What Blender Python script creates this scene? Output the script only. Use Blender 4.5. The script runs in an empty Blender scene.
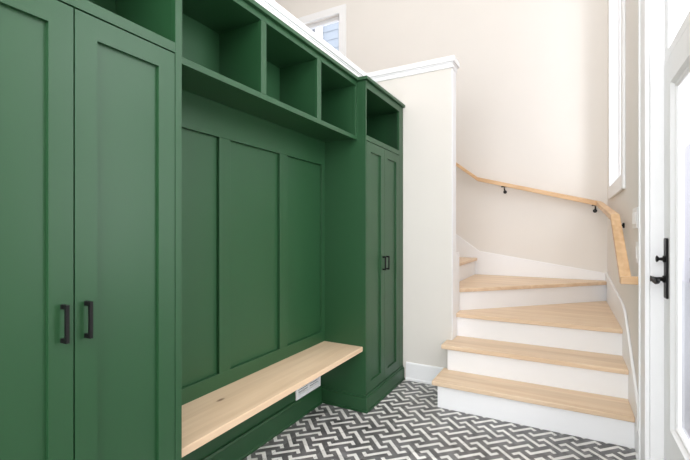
import bpy, bmesh, math, random
from mathutils import Vector, Matrix

S = bpy.context.scene
COL = S.collection
random.seed(4)

# ------------------------------------------------------------------ camera, sky, lights, exposure
F, HY, EYE = 405.0, 231.4, 1.2
YAW = math.atan2(221.5, F)
cam = bpy.data.cameras.new('camera')
cam.sensor_width = 36.0
cam.lens = 36.0 * F / 690.0
cam.shift_y = (HY - 230.0) / 690.0
cam.clip_start = 0.02
co = bpy.data.objects.new('camera', cam)
COL.objects.link(co)
co.location = (0, 0, EYE)
co.rotation_euler = (math.pi / 2, 0, YAW)
S.camera = co

W = bpy.data.worlds.new('overcast_sky')
S.world = W
W.use_nodes = True
bg = W.node_tree.nodes['Background']
bg.inputs['Color'].default_value = (0.93, 0.95, 1.0, 1)
bg.inputs['Strength'].default_value = 1.9

def area(name, loc, rot, sx, sy, power, col=(1, 1, 1)):
    l = bpy.data.lights.new(name, 'AREA')
    l.shape = 'RECTANGLE'
    l.size, l.size_y = sx, sy
    l.energy = power
    l.color = col
    o = bpy.data.objects.new(name, l)
    o.location = loc
    o.rotation_euler = rot
    COL.objects.link(o)
    return o

# daylight at the glazed door and its transom; the rest are added fills
area('door_daylight', (1.25, 1.75, 1.95), (0, math.radians(86), 0), 2.3, 1.4, 50, (0.98, 0.99, 1.0))
area('side_fill_light', (0.47, -0.40, 3.1), (0, math.radians(80), 0), 2.0, 1.9, 21, (0.98, 0.99, 1.0))  # added fill from high right, no known window there
area('landing_fill_light', (-2.7, 2.6, 5.1), (0, 0, 0), 1.6, 2.4, 13, (1.0, 0.99, 0.97))  # added fill above the stairwell, lifts the upper and right walls
area('rear_fill_light', (-0.55, -1.95, 1.75), (math.radians(88), 0, 0), 1.7, 2.6, 40, (0.98, 0.99, 1.0))  # added fill from behind the camera, source not known
area('overhead_fill_light', (-0.6, 2.3, 5.1), (0, 0, 0), 1.7, 3.6, 20, (1.0, 0.99, 0.97))  # added overhead fill, no lamp known here

S.view_settings.view_transform = 'Standard'
S.view_settings.look = 'None'
S.view_settings.exposure = 0.68
S.view_settings.gamma = 1.0
S.view_settings.use_curve_mapping = False

# ------------------------------------------------------------------ materials
def lin(c):
    return tuple(((v / 255) / 12.92 if v / 255 <= 0.04045 else ((v / 255 + 0.055) / 1.055) ** 2.4) for v in c) + (1,)

def mat(name, col, rough=0.5, spec=0.5, metal=0.0, bump=0.0, bscale=60.0):
    m = bpy.data.materials.new(name)
    m.use_nodes = True
    nt = m.node_tree
    b = nt.nodes['Principled BSDF']
    b.inputs['Roughness'].default_value = rough
    b.inputs['Specular IOR Level'].default_value = spec
    b.inputs['Metallic'].default_value = metal
    tc = nt.nodes.new('ShaderNodeTexCoord')
    n = nt.nodes.new('ShaderNodeTexNoise')
    n.inputs['Scale'].default_value = 3.0
    n.inputs['Detail'].default_value = 3
    nt.links.new(tc.outputs['Object'], n.inputs['Vector'])
    mx = nt.nodes.new('ShaderNodeMix')
    mx.data_type = 'RGBA'
    c = lin(col)
    mx.inputs[6].default_value = tuple(v * 0.985 for v in c[:3]) + (1,)
    mx.inputs[7].default_value = tuple(min(1, v * 1.015) for v in c[:3]) + (1,)
    nt.links.new(n.outputs['Fac'], mx.inputs[0])
    nt.links.new(mx.outputs[2], b.inputs['Base Color'])
    if bump:
        n2 = nt.nodes.new('ShaderNodeTexNoise')
        n2.inputs['Scale'].default_value = bscale
        nt.links.new(tc.outputs['Object'], n2.inputs['Vector'])
        bp = nt.nodes.new('ShaderNodeBump')
        bp.inputs['Strength'].default_value = bump
        bp.inputs['Distance'].default_value = 0.002
        nt.links.new(n2.outputs['Fac'], bp.inputs['Height'])
        nt.links.new(bp.outputs['Normal'], b.inputs['Normal'])
    return m

def wood(name, axis, light=(232, 207, 178), dark=(220, 190, 158), board=0.09, knot=None):
    """oak: long grain along one axis, glued-up boards of slightly different tone"""
    m = bpy.data.materials.new(name)
    m.use_nodes = True
    nt = m.node_tree
    L = nt.links
    b = nt.nodes['Principled BSDF']
    b.inputs['Roughness'].default_value = 0.42
    b.inputs['Specular IOR Level'].default_value = 0.35
    tc = nt.nodes.new('ShaderNodeTexCoord')
    mp = nt.nodes.new('ShaderNodeMapping')
    sc = [26.0, 26.0, 26.0]
    sc[axis] = 1.6
    mp.inputs['Scale'].default_value = sc
    L.new(tc.outputs['Object'], mp.inputs['Vector'])
    n = nt.nodes.new('ShaderNodeTexNoise')
    n.inputs['Scale'].default_value = 1.0
    n.inputs['Detail'].default_value = 5
    n.inputs['Distortion'].default_value = 0.6
    L.new(mp.outputs['Vector'], n.inputs['Vector'])
    r = nt.nodes.new('ShaderNodeValToRGB')
    r.color_ramp.elements[0].position = 0.32
    r.color_ramp.elements[1].position = 0.66
    r.color_ramp.elements[0].color = lin(dark)
    r.color_ramp.elements[1].color = lin(light)
    L.new(n.outputs['Fac'], r.inputs['Fac'])
    # board tone
    sep = nt.nodes.new('ShaderNodeSeparateXYZ')
    L.new(tc.outputs['Object'], sep.inputs[0])
    dv = nt.nodes.new('ShaderNodeMath'); dv.operation = 'DIVIDE'
    dv.inputs[1].default_value = board
    L.new(sep.outputs[1 if axis == 0 else 0], dv.inputs[0])
    fl = nt.nodes.new('ShaderNodeMath'); fl.operation = 'FLOOR'
    L.new(dv.outputs[0], fl.inputs[0])
    wn = nt.nodes.new('ShaderNodeTexWhiteNoise'); wn.noise_dimensions = '1D'
    L.new(fl.outputs[0], wn.inputs['W'])
    mr = nt.nodes.new('ShaderNodeMapRange')
    mr.inputs['To Min'].default_value = 0.95
    mr.inputs['To Max'].default_value = 1.04
    L.new(wn.outputs['Value'], mr.inputs['Value'])
    vm = nt.nodes.new('ShaderNodeVectorMath'); vm.operation = 'SCALE'
    L.new(r.outputs['Color'], vm.inputs[0])
    L.new(mr.outputs[0], vm.inputs['Scale'])
    out = vm.outputs[0]
    if knot:
        mk = nt.nodes.new('ShaderNodeMapping'); mk.vector_type = 'POINT'
        mk.inputs['Location'].default_value = (-knot[0] * 80, -knot[1] * 34, 0)
        mk.inputs['Scale'].default_value = (80, 34, 0)
        L.new(tc.outputs['Object'], mk.inputs['Vector'])
        ln = nt.nodes.new('ShaderNodeVectorMath'); ln.operation = 'LENGTH'
        L.new(mk.outputs[0], ln.inputs[0])
        m2 = nt.nodes.new('ShaderNodeMapRange')
        m2.inputs['From Min'].default_value = 0.35
        m2.inputs['From Max'].default_value = 1.0
        L.new(ln.outputs['Value'], m2.inputs['Value'])
        mx = nt.nodes.new('ShaderNodeMix'); mx.data_type = 'RGBA'
        L.new(m2.outputs[0], mx.inputs[0])
        mx.inputs[6].default_value = lin((120, 88, 60))
        L.new(out, mx.inputs[7])
        out = mx.outputs[2]
    L.new(out, b.inputs['Base Color'])
    return m

M_WALL = mat('warm_white_wall_paint', (235, 230, 224), 0.75, 0.25, bump=0.05, bscale=180)
M_HALF = mat('soft_white_wall_paint', (229, 224, 217), 0.7, 0.25, bump=0.05, bscale=180)
M_CEIL = mat('ceiling_paint', (244, 242, 238), 0.8, 0.2)
M_TRIM = mat('white_trim_paint', (245, 245, 246), 0.38, 0.4)
M_GREEN = mat('green_satin_paint', (35, 76, 45), 0.42, 0.5)
M_BLACK = mat('matte_black_metal', (11, 11, 12), 0.45, 0.3)
M_PLATE = mat('white_plastic', (243, 243, 243), 0.35)
M_DUCT_SHADE = mat('duct_shadow_grey', (96, 98, 100), 0.8)
M_SIDING_G = mat('grey_siding_paint', (94, 98, 106), 0.7)
M_SIDING_B = mat('pale_blue_siding_paint', (148, 156, 165), 0.7)
M_OAK_X = wood('oak_grain_across', 0)
M_OAK_Y = wood('oak_grain_lengthwise', 1, light=(227, 200, 170), dark=(215, 185, 153), board=0.11, knot=(-1.381 + 1.36, 1.345 - 1.69))
M_OAK_R = wood('oak_handrail_across', 0, light=(233, 197, 155), dark=(214, 172, 128))
M_OAK_RY = wood('oak_handrail_lengthwise', 1, light=(233, 197, 155), dark=(214, 172, 128))

def glass_mat():
    m = bpy.data.materials.new('clear_window_glass')
    m.use_nodes = True
    nt = m.node_tree
    for n in list(nt.nodes):
        if n.type == 'BSDF_PRINCIPLED':
            nt.nodes.remove(n)
    out = [n for n in nt.nodes if n.type == 'OUTPUT_MATERIAL'][0]
    t = nt.nodes.new('ShaderNodeBsdfTransparent')
    t.inputs[0].default_value = (0.97, 0.975, 0.985, 1)
    g = nt.nodes.new('ShaderNodeBsdfGlossy')
    g.inputs['Roughness'].default_value = 0.01
    f = nt.nodes.new('ShaderNodeFresnel')
    f.inputs[0].default_value = 1.45
    geo = nt.nodes.new('ShaderNodeNewGeometry')
    fr = nt.nodes.new('ShaderNodeMath'); fr.operation = 'SUBTRACT'; fr.inputs[0].default_value = 1.0
    nt.links.new(geo.outputs['Backfacing'], fr.inputs[1])
    fm = nt.nodes.new('ShaderNodeMath'); fm.operation = 'MULTIPLY'
    nt.links.new(f.outputs[0], fm.inputs[0]); nt.links.new(fr.outputs[0], fm.inputs[1])
    mx = nt.nodes.new('ShaderNodeMixShader')
    nt.links.new(fm.outputs[0], mx.inputs[0])
    nt.links.new(t.outputs[0], mx.inputs[1])
    nt.links.new(g.outputs[0], mx.inputs[2])
    nt.links.new(mx.outputs[0], out.inputs[0])
    return m
M_GLASS = glass_mat()

TP = 0.2210          # tile pitch
TX0, TY0 = -0.953, 2.332

def tile_mat(name, base, var, grout, rough):
    m = bpy.data.materials.new(name)
    m.use_nodes = True
    nt = m.node_tree
    L = nt.links
    b = nt.nodes['Principled BSDF']
    b.inputs['Roughness'].default_value = rough
    b.inputs['Specular IOR Level'].default_value = 0.45
    tc = nt.nodes.new('ShaderNodeTexCoord')
    sep = nt.nodes.new('ShaderNodeSeparateXYZ')
    L.new(tc.outputs['Object'], sep.inputs[0])
    idx, dist = [], []
    for k, o in ((0, TX0), (1, TY0)):
        a = nt.nodes.new('ShaderNodeMath'); a.operation = 'SUBTRACT'; a.inputs[1].default_value = o
        L.new(sep.outputs[k], a.inputs[0])
        d = nt.nodes.new('ShaderNodeMath'); d.operation = 'DIVIDE'; d.inputs[1].default_value = TP
        L.new(a.outputs[0], d.inputs[0])
        f = nt.nodes.new('ShaderNodeMath'); f.operation = 'FLOOR'
        L.new(d.outputs[0], f.inputs[0])
        idx.append(f)
        w = nt.nodes.new('ShaderNodeMath'); w.operation = 'PINGPONG'; w.inputs[1].default_value = 0.5
        L.new(d.outputs[0], w.inputs[0])
        dist.append(w)
    cx = nt.nodes.new('ShaderNodeCombineXYZ')
    L.new(idx[0].outputs[0], cx.inputs[0]); L.new(idx[1].outputs[0], cx.inputs[1])
    wn = nt.nodes.new('ShaderNodeTexWhiteNoise'); wn.noise_dimensions = '3D'
    L.new(cx.outputs[0], wn.inputs['Vector'])
    n = nt.nodes.new('ShaderNodeTexNoise')
    n.inputs['Scale'].default_value = 9.0
    n.inputs['Detail'].default_value = 7
    n.inputs['Distortion'].default_value = 1.2
    off = nt.nodes.new('ShaderNodeVectorMath'); off.operation = 'MULTIPLY_ADD'
    off.inputs[1].default_value = (7, 7, 7)
    L.new(wn.outputs['Color'], off.inputs[0]); L.new(tc.outputs['Object'], off.inputs[2])
    L.new(off.outputs[0], n.inputs['Vector'])
    r = nt.nodes.new('ShaderNodeValToRGB')
    r.color_ramp.elements[0].position = 0.3
    r.color_ramp.elements[1].position = 0.72
    r.color_ramp.elements[0].color = lin(tuple(v - var for v in base))
    r.color_ramp.elements[1].color = lin(tuple(min(250, v + var) for v in base))
    L.new(n.outputs['Fac'], r.inputs['Fac'])
    mr = nt.nodes.new('ShaderNodeMapRange')
    mr.inputs['To Min'].default_value = 0.86; mr.inputs['To Max'].default_value = 1.1
    L.new(wn.outputs['Value'], mr.inputs['Value'])
    vm = nt.nodes.new('ShaderNodeVectorMath'); vm.operation = 'SCALE'
    L.new(r.outputs[0], vm.inputs[0]); L.new(mr.outputs[0], vm.inputs['Scale'])
    mn = nt.nodes.new('ShaderNodeMath'); mn.operation = 'MINIMUM'
    L.new(dist[0].outputs[0], mn.inputs[0]); L.new(dist[1].outputs[0], mn.inputs[1])
    lt = nt.nodes.new('ShaderNodeMath'); lt.operation = 'LESS_THAN'; lt.inputs[1].default_value = 0.006
    L.new(mn.outputs[0], lt.inputs[0])
    mx = nt.nodes.new('ShaderNodeMix'); mx.data_type = 'RGBA'
    mul = nt.nodes.new('ShaderNodeMath'); mul.operation = 'MULTIPLY'; mul.inputs[1].default_value = 0.6
    L.new(lt.outputs[0], mul.inputs[0])
    L.new(mul.outputs[0], mx.inputs[0])
    L.new(vm.outputs[0], mx.inputs[6])
    mx.inputs[7].default_value = lin(grout)
    L.new(mx.outputs[2], b.inputs['Base Color'])
    return m
M_TDARK = tile_mat('charcoal_marble_tile', (97, 96, 96), 30, (140, 138, 136), 0.32)
M_TWHITE = tile_mat('white_marble_inlay', (226, 224, 219), 8, (165, 162, 158), 0.38)

# ------------------------------------------------------------------ mesh helpers
class MB:
    def __init__(s):
        s.v, s.f, s.m = [], [], []
    def add(s, vs, fs, mi=0):
        o = len(s.v)
        s.v += [tuple(v) for v in vs]
        s.f += [tuple(o + i for i in f) for f in fs]
        s.m += [mi] * len(fs)
        return s
    def box(s, x0, x1, y0, y1, z0, z1, mi=0):
        x0, x1 = min(x0, x1), max(x0, x1)
        vs = [(x, y, z) for x in (x0, x1) for y in (y0, y1) for z in (z0, z1)]
        return s.add(vs, [(0, 1, 3, 2), (4, 6, 7, 5), (0, 4, 5, 1), (2, 3, 7, 6), (0, 2, 6, 4), (1, 5, 7, 3)], mi)
    def prism(s, poly, axis, a, b, mi=0):
        """poly in the two other axes (in xyz order), extruded along axis from a to b"""
        def mk(p, t):
            q = list(p); q.insert(axis, t); return tuple(q)
        n = len(poly)
        vs = [mk(p, a) for p in poly] + [mk(p, b) for p in poly]
        fs = [tuple(range(n - 1, -1, -1)), tuple(range(n, 2 * n))]
        fs += [(i, (i + 1) % n, n + (i + 1) % n, n + i) for i in range(n)]
        return s.add(vs, fs, mi)
    def sweep(s, rings, closed=False, mi=0):
        n = len(rings[0]); o = []
        vs = [p for r in rings for p in r]
        fs = []
        k = len(rings)
        for j in range(k if closed else k - 1):
            a, b = j * n, ((j + 1) % k) * n
            fs += [(a + i, a + (i + 1) % n, b + (i + 1) % n, b + i) for i in range(n)]
        if not closed:
            fs += [tuple(range(n - 1, -1, -1)), tuple(range((k - 1) * n, k * n))]
        return s.add(vs, fs, mi)
    def tube(s, path, rad, n=10, mi=0):
        path = [Vector(p) for p in path]
        rings = []
        for i, p in enumerate(path):
            t = (path[min(i + 1, len(path) - 1)] - path[max(i - 1, 0)]).normalized()
            ref = Vector((0, 0, 1)) if abs(t.z) < 0.9 else Vector((1, 0, 0))
            u = t.cross(ref).normalized(); w = t.cross(u)
            r = rad[i] if isinstance(rad, (list, tuple)) else rad
            rings.append([tuple(p + r * (math.cos(2 * math.pi * k / n) * u + math.sin(2 * math.pi * k / n) * w)) for k in range(n)])
        return s.sweep(rings, mi=mi)
    def build(s, name, mats, parent=None, bevel=0.0, origin=None, smooth=False):
        if not isinstance(mats, (list, tuple)):
            mats = [mats]
        me = bpy.data.meshes.new(name)
        if parent is not None:
            r = parent
            while r.parent: r = r.parent
            off = Vector(r.location)
        else:
            off = Vector(origin) if origin is not None else Vector((0, 0, 0))
        me.from_pydata([tuple(Vector(v) - off) for v in s.v], [], s.f)
        for m in mats: me.materials.append(m)
        for p, mi in zip(me.polygons, s.m): p.material_index = mi
        bm = bmesh.new(); bm.from_mesh(me)
        bmesh.ops.recalc_face_normals(bm, faces=bm.faces[:])
        bm.to_mesh(me); bm.free()
        if smooth:
            for p in me.polygons: p.use_smooth = True
        o = bpy.data.objects.new(name, me)
        COL.objects.link(o)
        if parent is not None:
            o.parent = parent
        else:
            o.location = off
        if bevel:
            b = o.modifiers.new('edge', 'BEVEL')
            b.width = bevel; b.segments = 2; b.limit_method = 'ANGLE'
            b.angle_limit = math.radians(40)
            b.use_clamp_overlap = True
        return o

def thing(name, label, cat, loc, group=None):
    o = bpy.data.objects.new(name, None)
    o.empty_display_size = 0.1
    o.location = loc
    COL.objects.link(o)
    return tag(o, label, cat, group)

def tag(o, label, cat, group=None):
    o['label'] = label; o['category'] = cat
    if group: o['group'] = group
    return o

def struct(o, label=None, cat=None):
    o['kind'] = 'structure'
    if label: o['label'] = label
    if cat: o['category'] = cat
    return o

# ------------------------------------------------------------------ the shell
XR = 0.345            # right wall face
YB = 4.62             # back wall face
YH0, YH1 = 3.125, 3.245   # half wall across the end of the cabinets
XH = -0.775           # its free end
XL0, XL1 = -1.65, -1.53   # half wall behind the cabinets
YR, XFAR, ZC = -2.0, -4.4, 5.2

# floor: charcoal tile with white Z-shaped inlay laid on the diagonal
fb = MB()
fb.add([(XFAR - .1, YR - .1, 0), (0.62, YR - .1, 0), (0.62, YB + .1, 0), (XFAR - .1, YB + .1, 0)], [(0, 1, 2, 3)], 0)
fb.add([(XFAR - .1, YR - .1, -.1), (0.62, YR - .1, -.1), (0.62, YB + .1, -.1), (XFAR - .1, YB + .1, -.1)], [(3, 2, 1, 0)], 0)
q = TP / 2
a = q / math.sqrt(2) / 4
R2 = math.sqrt(0.5)
def uv(cx, cy, u, v):
    return (cx + (u - v) * R2 * a, cy + (u + v) * R2 * a, 0.0006)
def rect(cx, cy, u0, u1, v0, v1):
    fb.add([uv(cx, cy, u0, v0), uv(cx, cy, u1, v0), uv(cx, cy, u1, v1), uv(cx, cy, u0, v1)], [(0, 1, 2, 3)], 1)
Lh, Wd = 3.8, 0.54
for j in range(-20, 9):
    for i in range(-6, 14):
        rowB = (j % 2 == 0)
        cx = TX0 + i * q + (0 if rowB else q / 2)
        cy = TY0 + j * q
        if not (-1.6 < cx < 0.5 and -0.3 < cy < 3.2):
            continue
        if rowB:
            k = 2.2
            rect(cx, cy, -Wd, Wd, -Lh + 2 * Wd, Lh - 2 * Wd)
            rect(cx, cy, -k, Wd, Lh - 2 * Wd, Lh)
            rect(cx, cy, -Wd, k, -Lh, -Lh + 2 * Wd)
        else:
            k = 1.85
            rect(cx, cy, -Lh + 2 * Wd, Lh - 2 * Wd, -Wd, Wd)
            rect(cx, cy, -Lh, -Lh + 2 * Wd, -Wd, k)
            rect(cx, cy, Lh - 2 * Wd, Lh, -k, Wd)
struct(fb.build('floor', [M_TDARK, M_TWHITE]))

struct(MB().box(XFAR, 0.62, YR - .1, YB + .12, ZC, ZC + .1).build('ceiling', M_CEIL))
# back wall with its high window opening
W2X0, W2X1, W2Z0, W2Z1 = -3.56, -2.605, 2.95, 4.05
wb = MB()
wb.box(XFAR, W2X0, YB, YB + .12, 0, ZC).box(W2X1, 0.62, YB, YB + .12, 0, ZC)
wb.box(W2X0, W2X1, YB, YB + .12, 0, W2Z0).box(W2X0, W2X1, YB, YB + .12, W2Z1, ZC)
struct(wb.build('wall_back', M_WALL))
# right wall with the stair window and the door opening
W1Y0, W1Y1, W1Z0, W1Z1 = 3.36, 4.20, 1.59, 4.3
DY0, DY1, DZ1 = 1.16, 2.37, 3.05
SY0, SY1, SZ0, SZ1 = -1.40, 0.60, 2.0, 4.2  # unseen opening added beside the side fill light
XO = XR + 0.09
wr = MB()
for y0, y1, z0, z1 in ((YR, SY0, 0, ZC), (SY0, SY1, 0, SZ0), (SY0, SY1, SZ1, ZC), (SY1, DY0, 0, ZC), (DY0, DY1, DZ1, ZC),
                       (DY1, W1Y0, 0, ZC), (W1Y0, W1Y1, 0, W1Z0), (W1Y0, W1Y1, W1Z1, ZC), (W1Y1, YB, 0, ZC)):
    wr.box(XR, XO, y0, y1, z0, z1)
struct(wr.build('wall_right', M_WALL))
# rear wall behind the viewer, with a tall opening added to let in sky light
wq = MB()
wq.box(XFAR, -1.4, YR - .1, YR, 0, ZC).box(0.3, 0.62, YR - .1, YR, 0, ZC).box(-1.4, 0.3, YR - .1, YR, 0, 0.5).box(-1.4, 0.3, YR - .1, YR, 3.9, ZC)
struct(wq.build('wall_rear', M_WALL))
struct(MB().box(XFAR - .1, XFAR, YR - .1, YB + .12, 0, ZC).build('wall_far', M_WALL))
# half walls
ZW = 2.462
struct(MB().box(XL0, XL1, YR, YH1, 0, ZW).build('wall_left', M_HALF))
struct(MB().box(XL1, XH, YH0, YH1, 0, ZW).build('wall_stair', M_HALF, bevel=0.002))

# pale concrete outside the door, added to cut light from below
M_CONC = mat('pale_concrete', (150, 150, 154), 0.85, 0.2, bump=0.3, bscale=40)
struct(MB().box(0.63, 16, -14, 22, -.22, -.12).build('ground', M_CONC))

# added backdrop wall, tones down the sky seen through the door glass
struct(MB().box(2.7, 2.9, -10, 20, -.12, 3.4).build('wall_backdrop', mat('pale_lilac_backdrop', (172, 169, 176), 0.85, 0.2)))

# half wall cap: bed moulding and projecting top board, one L-shaped run
def cap_ring(over):
    return over
Z2 = 0.1822 * 2
cp = MB()
for z0, z1, o in ((ZW - .004, ZW + .030, .012), (ZW + .030, ZW + .040, .017), (ZW + .040, ZW + .080, .027)):
    # along the cabinets
    cp.prism([(XL0 - o, YR), (XL1 + o + .014, YR), (XL1 + o + .014, YH0 - o), (XH + o, YH0 - o), (XH + o, YH1 + o), (XL0 - o, YH1 + o)], 2, z0, z1)
struct(MB().box(XH + .0003, XH + .006, YH0 + .002, YH1 - .002, Z2 + .0005, ZW - .005).build('trim_4', M_TRIM))
struct(cp.build('trim_1', M_TRIM, bevel=0.003))
struct(MB().prism([(YH0, 0.0), (YH0 - .022, 0.0), (YH0 - .022, .014), (YH0 - .015, .022), (YH0 - .015, .134), (YH0 - .009, .142), (YH0, .142)], 0, -1.14, XH - .001)
       .build('baseboard_stair', M_TRIM))

# ------------------------------------------------------------------ stairs
RISE = 0.1822
Z = [RISE * k for k in range(0, 9)]
T = 0.03
stairs = thing('staircase', 'white staircase with light oak treads, winding left behind the half wall', 'stairs', (-0.22, 2.72, 0))
XS = 0.329            # inner face of right wall skirt
R1, R2y, R3 = 2.728, 2.985, 3.285
def tread(poly, k, m=M_OAK_X):
    MB().prism(poly, 2, Z[k] - T, Z[k]).build('tread', m, stairs, bevel=0.0045)
tread([(-.806, 2.703), (XS, 2.703), (XS, R2y), (-.77, R2y), (-.77, 3.012), (-.806, 3.012)], 1)
tread([(-.812, 2.960), (XS, 2.960), (XS, R3), (-.772, R3), (-.772, YH0 - .001), (-.812, YH0 - .001)], 2)
tread([(-.782, 3.258), (XS, 3.258), (XS, 4.53), (-.782, 3.400)], 3)
tread([(-.790, 3.358), (XS, 4.503), (XS, YB - .017), (-.885, YB - .017), (-.885, 3.372), (-.790, 3.372)], 4)
tread([(-.860, 3.372), (-.860, YB - .017), (-1.16, YB - .017), (-1.16, 3.262), (-.905, 3.262), (-.905, 3.372)], 5, M_OAK_Y)
tread([(-1.135, 3.262), (-1.135, YB - .017), (-1.44, YB - .017), (-1.44, 3.262)], 6, M_OAK_Y)
tread([(-1.415, 3.262), (-1.415, YB - .017), (-1.72, YB - .017), (-1.72, 3.262)], 7, M_OAK_Y)
def riser(poly, z0, z1):
    MB().prism(poly, 2, z0, z1).build('riser', M_TRIM, stairs)
riser([(-.772, R1), (XS, R1), (XS, R1 + .018), (-.772, R1 + .018)], 0.001, Z[1] - T)
riser([(-.770, R2y), (XS, R2y), (XS, R2y + .018), (-.770, R2y + .018)], Z[1] - T, Z[2] - T)
riser([(-.771, R3), (XS, R3), (XS, R3 + .018), (-.771, R3 + .018)], Z[2] - T, Z[3] - T)
riser([(-.785, 3.388), (XS, 4.53), (XS, 4.555), (-.785, 3.413)], Z[3] - T, Z[4] - T)
for x, k in ((-.885, 4), (-1.16, 5), (-1.44, 6)):
    y0 = 3.372 if k == 4 else 3.262
    riser([(x, y0), (x, YB - .017), (x - .018, YB - .017), (x - .018, y0)], Z[k] - T, Z[k + 1] - T)
# closed side of the two bottom steps
MB().prism([(R1 + .018, 0.001), (YH0 - .024, 0.001), (YH0 - .024, .15), (YH0 - .001, .15), (YH0 - .001, Z[2] - T), (R2y + .018, Z[2] - T), (R2y + .018, Z[1] - T), (R1 + .018, Z[1] - T)], 0, -.771, -.753).build('side_panel', M_TRIM, stairs)
# skirt boards with a small cap bead
def skirt(name, pts, axis, face, out, base):
    """pts = top line; the board fills from base up to it; the bead runs along the top edge"""
    b = MB()
    poly = [(pts[0][0], base)] + list(pts) + [(pts[-1][0], base)]
    lo, hi = sorted((face, out))
    b.prism(poly, axis, lo, hi)
    return b
skirt('s', [(2.640, .265), (3.20, .672), (3.33, .706), (YB - .001, .806)], 0, XR - .001, XS, 0.001).build('skirt_board', M_TRIM, stairs, bevel=0.003)
bk = [(XR - .017, .800), (-.842, .985), (-1.093, 1.171), (-2.6, 2.30)]
skirt('s', bk, 1, YB - .001, YB - .016, 0.3).build('skirt_board', M_TRIM, stairs, bevel=0.003)
# inner post and skirt beside the half wall end
MB().box(-.905, -.7715, YH1 + .001, 3.372, 0.001, 1.03).build('newel_board', M_TRIM, stairs, bevel=0.004)
MB().prism([(-.906, .6), (-.906, 1.03), (-2.4, 2.15), (-2.4, 1.3)], 1, YH1 + .001, YH1 + .016).build('skirt_board', M_TRIM, stairs)

# baseboard along the right wall between stairs and door casing
struct(MB().prism([(XR, 0), (XR - .022, 0), (XR - .022, .014), (XR - .015, .022), (XR - .015, .134), (XR - .009, .142), (XR, .142)], 1, 2.503, 2.638).build('baseboard_right', M_TRIM))

# ------------------------------------------------------------------ handrail
def railing():
    root = thing('handrail', 'light oak handrail bending round the stair wall on black brackets', 'handrail', (0.275, 4.55, 1.45))
    hw, th = 0.0255, 0.040
    xr, yr = 0.275, 4.55
    # centre line of the top face
    path = [(-2.5, yr, 3.02), (-1.075, yr, 1.968), (-.845, yr, 1.788), (xr, yr, 1.485), (xr, 3.13, 1.312), (xr, 2.598, .962)]
    P = [Vector(p) for p in path]
    rings = []
    for i, p in enumerate(P):
        def side(d):
            h = Vector((d.x, d.y, 0)).normalized()
            return Vector((-h.y, h.x, 0))
        d0 = (P[i] - P[i - 1]) if i else (P[1] - P[0])
        d1 = (P[i + 1] - P[i]) if i < len(P) - 1 else d0
        n0, n1 = side(d0), side(d1)
        n = (n0 + n1)
        n = n / n.dot(n0)
        down = Vector((0, 0, -th * 1.04))
        rings.append([tuple(p + hw * n), tuple(p - hw * n), tuple(p - hw * n + down), tuple(p + hw * n + down)])
    MB().sweep(rings[:4]).build('rail', M_OAK_R, root, bevel=0.005)
    MB().sweep(rings[3:]).build('rail', M_OAK_RY, root, bevel=0.005)
    # level return into the wall at the foot
    MB().box(xr - hw, XR - .001, 2.573, 2.624, .962 - th, .962).build('rail_return', M_OAK_R, root, bevel=0.005)
    def bracket(wall, axis, zt):
        b = MB()
        if axis == 1:     # wall is the back wall; wall = x
            w = lambda d, t, z: (wall + t, YB - d, z)
        else:             # right wall; wall = y
            w = lambda d, t, z: (XR - d, wall + t, z)
        b.tube([w(.0005, 0, zt - .055), w(.010, 0, zt - .055)], .018, 14)
        pts = []
        for k in range(9):
            an = k / 8 * math.pi / 2
            pts.append(w(.008 + .060 * math.sin(an), 0, zt - .055 + .042 * (1 - math.cos(an))))
        b.tube(pts, .0075, 8)
        pa = [w(.05, -.03, zt - .009), w(.05, .03, zt - .009), w(.088, .03, zt - .009), w(.088, -.03, zt - .009)]
        pb = [(x, y, z + .009) for x, y, z in pa]
        b.sweep([pa, pb])
        b.build('bracket', M_BLACK, root, smooth=False)
    rz = lambda x: 1.788 + (x + .845) / (xr + .845) * (1.485 - 1.788) - th * 1.04
    bracket(-.575, 1, rz(-.575) + .002)
    bracket(.243, 1, rz(.243) + .002)
    bracket(3.32, 0, 1.312 + (3.32 - 3.13) * .122 - th * 1.04 + .002)
    bracket(2.69, 0, .962 + (2.69 - 2.598) * .658 - th * 1.04 + .003)
railing()

# ------------------------------------------------------------------ cabinetry
XF = -1.167           # face of the tall cabinets
XC = -1.232           # face of the open cubbies
XB = -1.505           # room side of the cabinet backs
ZT = 2.195            # top of carcasses
ZDT = 1.803           # top of doors
ZS = 1.842            # top of rail under the tall cabinets' cubbies

def shaker_door(root, y0, y1, z0, z1, stile, py, hz, hy, hl=.101):
    """frame with a recessed panel and a bar handle; py = panel sides"""
    x1, x0 = XF, XF - .02
    b = MB()
    zi0, zi1 = z0 + .065, z1 - .063
    b.box(x0, x1, y0, py[0], z0, z1).box(x0, x1, py[1], y1, z0, z1)
    b.box(x0, x1, py[0], py[1], z0, zi0).box(x0, x1, py[0], py[1], zi1, z1)
    d = b.build('door', M_GREEN, root)
    # bevelled inner edge and panel
    p = MB()
    p.box(x0 + .001, x1 - .0115, py[0], py[1], zi0, zi1)
    p.build('door_panel', M_GREEN, d)
    h = MB()
    t = .0048
    h.box(x1 + .0175, x1 + .0265, hy - t, hy + t, hz - hl / 2, hz + hl / 2)
    for s in (-1, 1):
        zz = hz + s * (hl / 2 - .006)
        h.box(x1 + .0003, x1 + .018, hy - t, hy + t, zz - .006, zz + .006)
        h.box(x1 + .0002, x1 + .003, hy - .006, hy + .006, zz - .0065, zz + .0065)
    hd = h.build('handle', M_BLACK, d, bevel=0.0012)
    hd['label'] = 'matte black bar pull'
    return d

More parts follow.
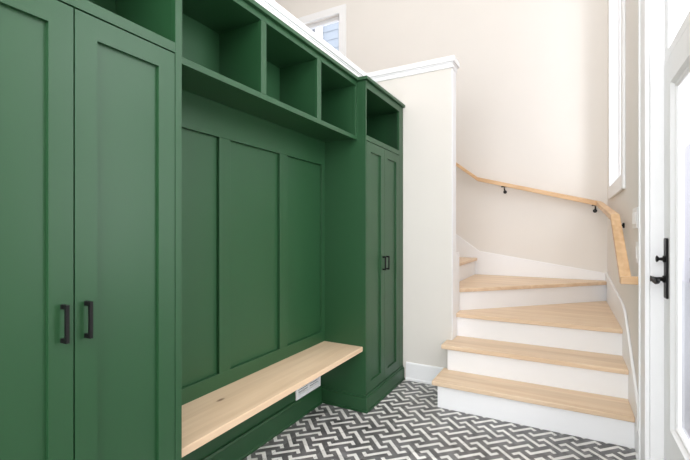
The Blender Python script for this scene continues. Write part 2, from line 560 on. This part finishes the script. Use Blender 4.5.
def tall_cabinet(label, y0, y1, frame_left, frame_right, doors, cub):
    root = thing('tall_cabinet', label, 'cabinet', (-1.34, (y0 + y1) / 2, 0))
    xb = XL1 + .002
    c = MB()
    zb = .112
    c.box(xb, XF - .02, y0, y0 + .018, zb, ZT).box(xb, XF - .02, y1 - .018, y1, zb, ZT)       # sides
    yi, yo = y0 + .018, y1 - .018
    c.box(xb, xb + .012, yi, yo, zb, ZT)                                                       # back
    c.box(xb + .012, XF - .021, yi, yo, zb, zb + .018)                                         # bottom
    c.box(xb + .012, XF - .021, yi, yo, ZS - .018, ZS)                                         # cubby shelf
    c.box(xb + .012, XF - .021, yi, yo, cub[1], ZT)                                            # top
    c.build('carcass', M_GREEN, root)
    f = MB()
    x0, x1 = XF - .02, XF
    f.box(x0, x1, y0, frame_left, zb, ZT).box(x0, x1, frame_right, y1, zb, ZT)
    f.box(x0, x1, frame_left, frame_right, ZDT + .005, ZS)
    f.box(x0, x1, frame_left, frame_right, cub[0], ZT)
    f.build('face_frame', M_GREEN, root, bevel=0.0012)
    k = MB()
    far = y0 > 1
    for z0, z1, o in ((.001, .014, .018), (.014, .097, .012), (.097, .1115, .005)):
        ya = y0 - (o if far else 0)
        k.prism([(xb, ya), (XF + o, ya), (XF + o, y1), (xb, y1)], 2, z0, z1)
    k.build('plinth', M_GREEN, root, bevel=.003)
    for d in doors:
        shaker_door(root, *d)
    return root

tall_cabinet('tall green double-door cabinet nearest the viewer, left of the oak bench', .262, .958, .291, .932,
             [(.294, .607, .118, ZDT, .06, (.357, .547), .957, .580), (.611, .929, .118, ZDT, .06, (.671, .868), .957, .640)], (2.156, 2.166))
tall_cabinet('narrower tall green cabinet at far end of bench beside the white half wall', 2.421, 3.118, 2.434, 3.034,
             [(2.437, 2.7315, .118, ZDT, .06, (2.497, 2.672), .970, 2.703), (2.7345, 3.031, .118, ZDT, .06, (2.795, 2.970), .970, 2.768)], (2.156, 2.166))

# open cubbies over the bench
def cubbies():
    root = thing('cubby_shelf', 'green wall-hung row of three open cubbies above the bench', 'shelf', (-1.37, 1.69, 1.81))
    y0, y1 = .959, 2.420
    xb = XL1 + .002
    z0, z1 = 1.826, 1.838
    MB().box(xb, XC - .02, y0, y1, z0, z1).build('bottom_shelf', M_GREEN, root)
    MB().box(xb, XC - .02, y0, y1, 2.176, 2.19).build('top_panel', M_GREEN, root)
    MB().box(xb, XB, y0, y1, 1.838, 2.176).build('back_panel', M_GREEN, root)
    f = MB()
    x0 = XC - .02
    f.box(x0, XC, y0, y1, 1.812, 1.838)
    f.box(x0, XC, y0, y1, 2.174, ZT)
    for a0, a1 in ((y0, 1.014), (1.450, 1.487), (1.928, 1.970), (2.402, y1)):
        f.box(x0, XC, a0, a1, 1.838, 2.174)
    f.build('face_frame', M_GREEN, root, bevel=0.0012)
    for yc in (1.468, 1.949):
        MB().box(XB, XC - .02, yc - .010, yc + .010, 1.838, 2.176).build('divider', M_GREEN, root)
    for a0, a1 in ((y0, .977), (2.404, y1)):
        MB().box(XB, XC - .02, a0, a1, 1.838, 2.176).build('side_panel', M_GREEN, root)
cubbies()

# crown strip running over all three units, stepping forward at the tall cabinets
cr = MB()
def crown(o, z0, z1):
    cr.prism([(XL1 + .002, .25), (XF + o, .25), (XF + o, .958 + o), (XC + o, .958 + o), (XC + o, 2.421 - o), (XF + o, 2.421 - o), (XF + o, YH0 - .004), (XL1 + .002, YH0 - .004)], 2, z0, z1)
crown(-.002, ZT + .0005, ZT + .010)
crown(.018, ZT + .010, ZT + .031)
tag(cr.build('crown_moulding', M_GREEN, bevel=0.002, origin=(-1.36, 1.6, ZT)), 'green crown strip along the top of the cabinets and cubbies', 'moulding')

# panelled back between bench and cubbies
def panelling():
    root = thing('wall_panelling', 'green board-and-batten back panel above the oak bench', 'panelling', (-1.5, 1.69, .435))
    xs, xf = -1.502, -1.484
    y0, y1 = .959, 2.420
    MB().box(XL1 + .001, xs, y0, y1, .434, 1.8255).build('backboard', M_GREEN, root)
    MB().box(xs, xf, y0, y1, 1.660, 1.8255).build('top_rail', M_GREEN, root, bevel=0.001)
    MB().box(xs, xf, y0, y1, .434, .506).build('bottom_rail', M_GREEN, root, bevel=0.001)
    for a0, a1 in ((y0, 1.040), (1.438, 1.513), (1.912, 1.986), (2.381, y1)):
        MB().box(xs, xf, a0, a1, .506, 1.660).build('batten', M_GREEN, root, bevel=0.001)
panelling()

def bench():
    root = thing('bench', 'built-in bench, light oak board over a green kick wall between the tall cabinets', 'bench', (-1.36, 1.69, 0))
    o = MB().box(-1.5295, -1.188, .960, 2.4195, .402, .4335).build('seat', M_OAK_Y, root, bevel=0.003)
    o['label'] = 'light oak bench board'
    MB().box(XL1 + .001, -1.516, .959, 2.402, .001, .4015).build('kick_panel', M_GREEN, root)
    MB().prism([(-1.5159, .001), (-1.492, .001), (-1.492, .010), (-1.498, .016), (-1.498, .112), (-1.505, .122), (-1.5159, .122)], 1, .959, 2.402).build('baseboard', M_GREEN, root)
bench()

# white return-air grille under the bench
def vent():
    root = thing('air_vent', 'white louvred air vent under the bench beside the far cabinet', 'vent', (-1.51, 2.25, .2))
    y0, y1, z0, z1 = 2.110, 2.400, .1235, .300
    x0, x1 = -1.5155, -1.506
    f = MB()
    fr = .024
    ym = (y0 + y1) / 2
    f.box(x0, x1, y0, y1, z0, z0 + fr).box(x0, x1, y0, y1, z1 - fr, z1)
    f.box(x0, x1, y0, y0 + fr, z0 + fr, z1 - fr).box(x0, x1, y1 - fr, y1, z0 + fr, z1 - fr)
    f.box(x0, x1, ym - .007, ym + .007, z0 + fr, z1 - fr)
    f.build('frame', M_TRIM, root, bevel=0.0015)
    bk_ = MB().box(x0, x0 + .001, y0 + fr, y1 - fr, z0 + fr, z1 - fr).build('duct_shade', M_DUCT_SHADE, root)  # grey sheet, shade inside the duct put in as colour
    for a0, a1 in ((y0 + fr, ym - .007), (ym + .007, y1 - fr)):
        g = MB()
        n = 8
        for k in range(n):
            zc = z0 + fr + (k + .5) * (z1 - z0 - 2 * fr) / n
            g.prism([(x0 + .0015, zc + .003), (x1 - .001, zc - .002), (x1 - .001, zc - .0045), (x0 + .0015, zc + .0005)], 1, a0, a1)
        g.build('louvre', M_TRIM, root)
vent()

# ------------------------------------------------------------------ windows
def window_side():
    root = bpy.data.objects.new('window_1', None); COL.objects.link(root)
    root.location = (XR, (W1Y0 + W1Y1) / 2, W1Z0)
    struct(root)
    cw, ct = .105, .018
    c = MB()
    x0, x1 = XR - ct, XR - .0005
    c.box(x0, x1, W1Y0 - cw, W1Y1 + cw, W1Z0 - cw, W1Z0)
    c.box(x0, x1, W1Y0 - cw, W1Y1 + cw, W1Z1, W1Z1 + cw)
    c.box(x0, x1, W1Y0 - cw, W1Y0, W1Z0, W1Z1).box(x0, x1, W1Y1, W1Y1 + cw, W1Z0, W1Z1)
    c.build('casing', M_TRIM, root, bevel=0.002)
    f = MB()
    fx0, fx1, fw_ = XR + .055, XR + .090, .04
    f.box(fx0, fx1, W1Y0, W1Y1, W1Z0, W1Z0 + fw_).box(fx0, fx1, W1Y0, W1Y1, W1Z1 - fw_, W1Z1)
    f.box(fx0, fx1, W1Y0, W1Y0 + fw_, W1Z0, W1Z1).box(fx0, fx1, W1Y1 - fw_, W1Y1, W1Z0, W1Z1)
    j = .006
    f.box(XR, fx0, W1Y0, W1Y0 + j, W1Z0, W1Z1).box(XR, fx0, W1Y1 - j, W1Y1, W1Z0, W1Z1).box(XR, fx0, W1Y0, W1Y1, W1Z0, W1Z0 + j).box(XR, fx0, W1Y0, W1Y1, W1Z1 - j, W1Z1)
    f.build('window_frame', M_TRIM, root)
    MB().box(XR + .078, XR + .082, W1Y0 + fw_, W1Y1 - fw_, W1Z0 + fw_, W1Z1 - fw_).build('pane', M_GLASS, root)
window_side()

def window_high():
    root = bpy.data.objects.new('window_2', None); COL.objects.link(root)
    root.location = ((W2X0 + W2X1) / 2, YB, W2Z0)
    struct(root)
    cw, ct = .098, .02
    c = MB()
    y0, y1 = YB - ct, YB - .0005
    c.box(W2X0 - cw, W2X1 + cw, y0, y1, W2Z0 - cw, W2Z0).box(W2X0 - cw, W2X1 + cw, y0, y1, W2Z1, W2Z1 + cw)
    c.box(W2X0 - cw, W2X0, y0, y1, W2Z0, W2Z1).box(W2X1, W2X1 + cw, y0, y1, W2Z0, W2Z1)
    c.build('casing', M_TRIM, root, bevel=0.002)
    f = MB()
    fy0, fy1, w_ = YB + .05, YB + .10, .045
    f.box(W2X0, W2X1, fy0, fy1, W2Z0, W2Z0 + w_).box(W2X0, W2X1, fy0, fy1, W2Z1 - w_, W2Z1)
    f.box(W2X0, W2X0 + w_, fy0, fy1, W2Z0, W2Z1).box(W2X1 - w_, W2X1, fy0, fy1, W2Z0, W2Z1)
    f.build('window_frame', M_TRIM, root)
    MB().box(W2X0 + w_, W2X1 - w_, YB + .074, YB + .078, W2Z0 + w_, W2Z1 - w_).build('pane', M_GLASS, root)
window_high()

# neighbouring house seen through the high window
nh = thing('neighbouring_house', 'grey and pale blue clapboard house outside the high window', 'house', (-4.4, 7.6, 0))
def siding(x0, x1, y, ztop, lap, m, name):
    b = MB(); z = 0.0
    while z < ztop:
        b.prism([(y, z), (y - .018, z), (y - .004, z + lap), (y, z + lap)], 0, x0, x1)
        z += lap
    b.box(x0, x1, y, y + .1, 0, ztop)
    b.build(name, m, nh)
siding(-8.0, -4.78, 7.6, 9.0, .14, M_SIDING_G, 'side_wall')
siding(-4.66, -2.0, 7.5, 9.0, .19, M_SIDING_B, 'front_wall')
MB().box(-4.80, -4.64, 7.42, 7.62, 0, 9.0).build('corner_board', M_TRIM, nh)

# ------------------------------------------------------------------ glazed door with transom
def entry():
    # lining, stops and mullion of the opening
    t = MB()
    xj = XO
    t.box(XR - .0005, xj, DY1 - .014, DY1, 0.001, DZ1).box(XR - .0005, xj, DY0, DY0 + .014, 0.001, DZ1)
    t.box(XR - .0005, xj, DY0 + .014, DY1 - .014, DZ1 - .014, DZ1)
    t.box(.398, xj, DY0 + .014, DY1 - .014, 1.972, 1.990)
    struct(t.build('trim_2', M_TRIM, bevel=0.0015))
    c = MB()
    cw = .132
    x0, x1 = XR - .020, XR - .001
    c.box(x0, x1, DY1 - .010, DY1 - .010 + cw, 0.001, DZ1 + cw).box(x0, x1, DY0 + .010 - cw, DY0 + .010, 0.001, DZ1 + cw)
    c.box(x0, x1, DY0 + .010, DY1 - .010, DZ1 - .01, DZ1 + cw)
    c.box(x0 - .007, x1, DY1 - .010 + cw, DY1 + .008 + cw, 0.001, DZ1 + cw + .018)
    struct(c.build('trim_3', M_TRIM, bevel=0.003))
    # door leaf
    root = bpy.data.objects.new('door_1', None); COL.objects.link(root)
    root.location = (.42, (DY0 + DY1) / 2, 0)
    struct(root)
    y0, y1, z0, z1 = DY0 + .017, DY1 - .017, .006, 1.967
    X0, X1 = .396, .430
    sy, zr0, zr1 = .150, .335, 1.850
    d = MB()
    d.box(X0, X1, y0, y0 + sy, z0, z1).box(X0, X1, y1 - sy, y1, z0, z1)
    d.box(X0, X1, y0 + sy, y1 - sy, z0, zr0).box(X0, X1, y0 + sy, y1 - sy, zr1, z1)
    d.build('door_frame', M_TRIM, root, bevel=0.0015)
    # glazing bead: sloped frame
    ya, yb = y0 + sy, y1 - sy
    g = MB()
    prof = [(0, -.006), (.010, -.006), (.022, .008), (.034, .008), (.042, .016)]
    def ring(o, dx):
        return [(X0 + dx, ya + o, zr0 + o), (X0 + dx, yb - o, zr0 + o), (X0 + dx, yb - o, zr1 - o), (X0 + dx, ya + o, zr1 - o)]
    rings = [ring(0, .012)] + [ring(o, dx) for o, dx in prof] + [ring(.042, .026), ring(0, .026)]
    g.sweep(rings, closed=True)
    g.build('glazing_bead', M_TRIM, root)
    MB().box(X0 + .0262, X0 + .0312, ya, yb, zr0, zr1).build('pane', M_GLASS, root)
    # black handle set
    hs = MB()
    yc = 2.280
    hs.box(X0 - .010, X0 - .0003, yc - .026, yc + .026, .900, 1.170)
    hp = hs.build('handle_plate', M_BLACK, root, bevel=0.004)
    hp['label'] = 'tall black escutcheon plate'
    k = MB()
    k.tube([(X0 - .0105, yc, 1.076), (X0 - .016, yc, 1.076), (X0 - .017, yc, 1.076), (X0 - .030, yc, 1.076), (X0 - .033, yc, 1.076), (X0 - .037, yc, 1.076), (X0 - .040, yc, 1.076), (X0 - .042, yc, 1.076)],
           [.015, .015, .008, .006, .010, .015, .015, .010], 16)
    k.build('thumb_turn', M_BLACK, hp, smooth=True)
    v = MB()
    v.tube([(X0 - .0105, yc, .986), (X0 - .017, yc, .986), (X0 - .018, yc, .986), (X0 - .040, yc, .986), (X0 - .052, yc, .986), (X0 - .062, yc, .986)], [.017, .016, .010, .008, .010, .013], 14)
    v.tube([(X0 - .053, yc + .012, .987), (X0 - .056, yc - .010, .988), (X0 - .056, yc - .035, .982), (X0 - .053, yc - .065, .976), (X0 - .050, yc - .090, .979), (X0 - .050, yc - .105, .987), (X0 - .051, yc - .112, .992)],
           [.008, .010, .009, .0075, .0075, .008, .006], 12)
    v.build('lever', M_BLACK, hp, smooth=True)
    # transom light above
    w3 = bpy.data.objects.new('window_3', None); COL.objects.link(w3)
    w3.location = (.42, (DY0 + DY1) / 2, 1.99)
    struct(w3)
    ty0, ty1, tz0, tz1, sw = DY0 + .015, DY1 - .015, 1.9905, DZ1 - .015, .062
    f = MB()
    f.box(X0 + .004, X1, ty0, ty1, tz0, tz0 + .03).box(X0 + .004, X1, ty0, ty1, tz1 - sw, tz1)
    f.box(X0 + .004, X1, ty0, ty0 + sw, tz0 + .03, tz1 - sw).box(X0 + .004, X1, ty1 - sw, ty1, tz0 + .03, tz1 - sw)
    f.build('window_frame', M_TRIM, w3, bevel=0.002)
    MB().box(X0 + .02, X0 + .026, ty0 + sw, ty1 - sw, tz0 + .03, tz1 - sw).build('pane', M_GLASS, w3)
entry()

# ------------------------------------------------------------------ wall plates beside the door
def plate(name, label, yc, zc, w, h, n):
    root = thing(name, label, 'switch', (XR, yc, zc))
    MB().box(XR - .007, XR - .0005, yc - w / 2, yc + w / 2, zc - h / 2, zc + h / 2).build('plate', M_PLATE, root, bevel=0.003)
    for i in range(n):
        c = yc + (i - (n - 1) / 2) * .046
        MB().box(XR - .011, XR - .0065, c - .016, c + .016, zc - .033, zc + .033).build('rocker', M_PLATE, root, bevel=0.002)
plate('light_switch', 'white three-gang light switch on the wall below the stair window', 2.80, 1.275, .165, .117, 3)
plate('light_switch', 'small white single switch below the wider one, beside door casing', 2.72, 1.085, .072, .117, 1)
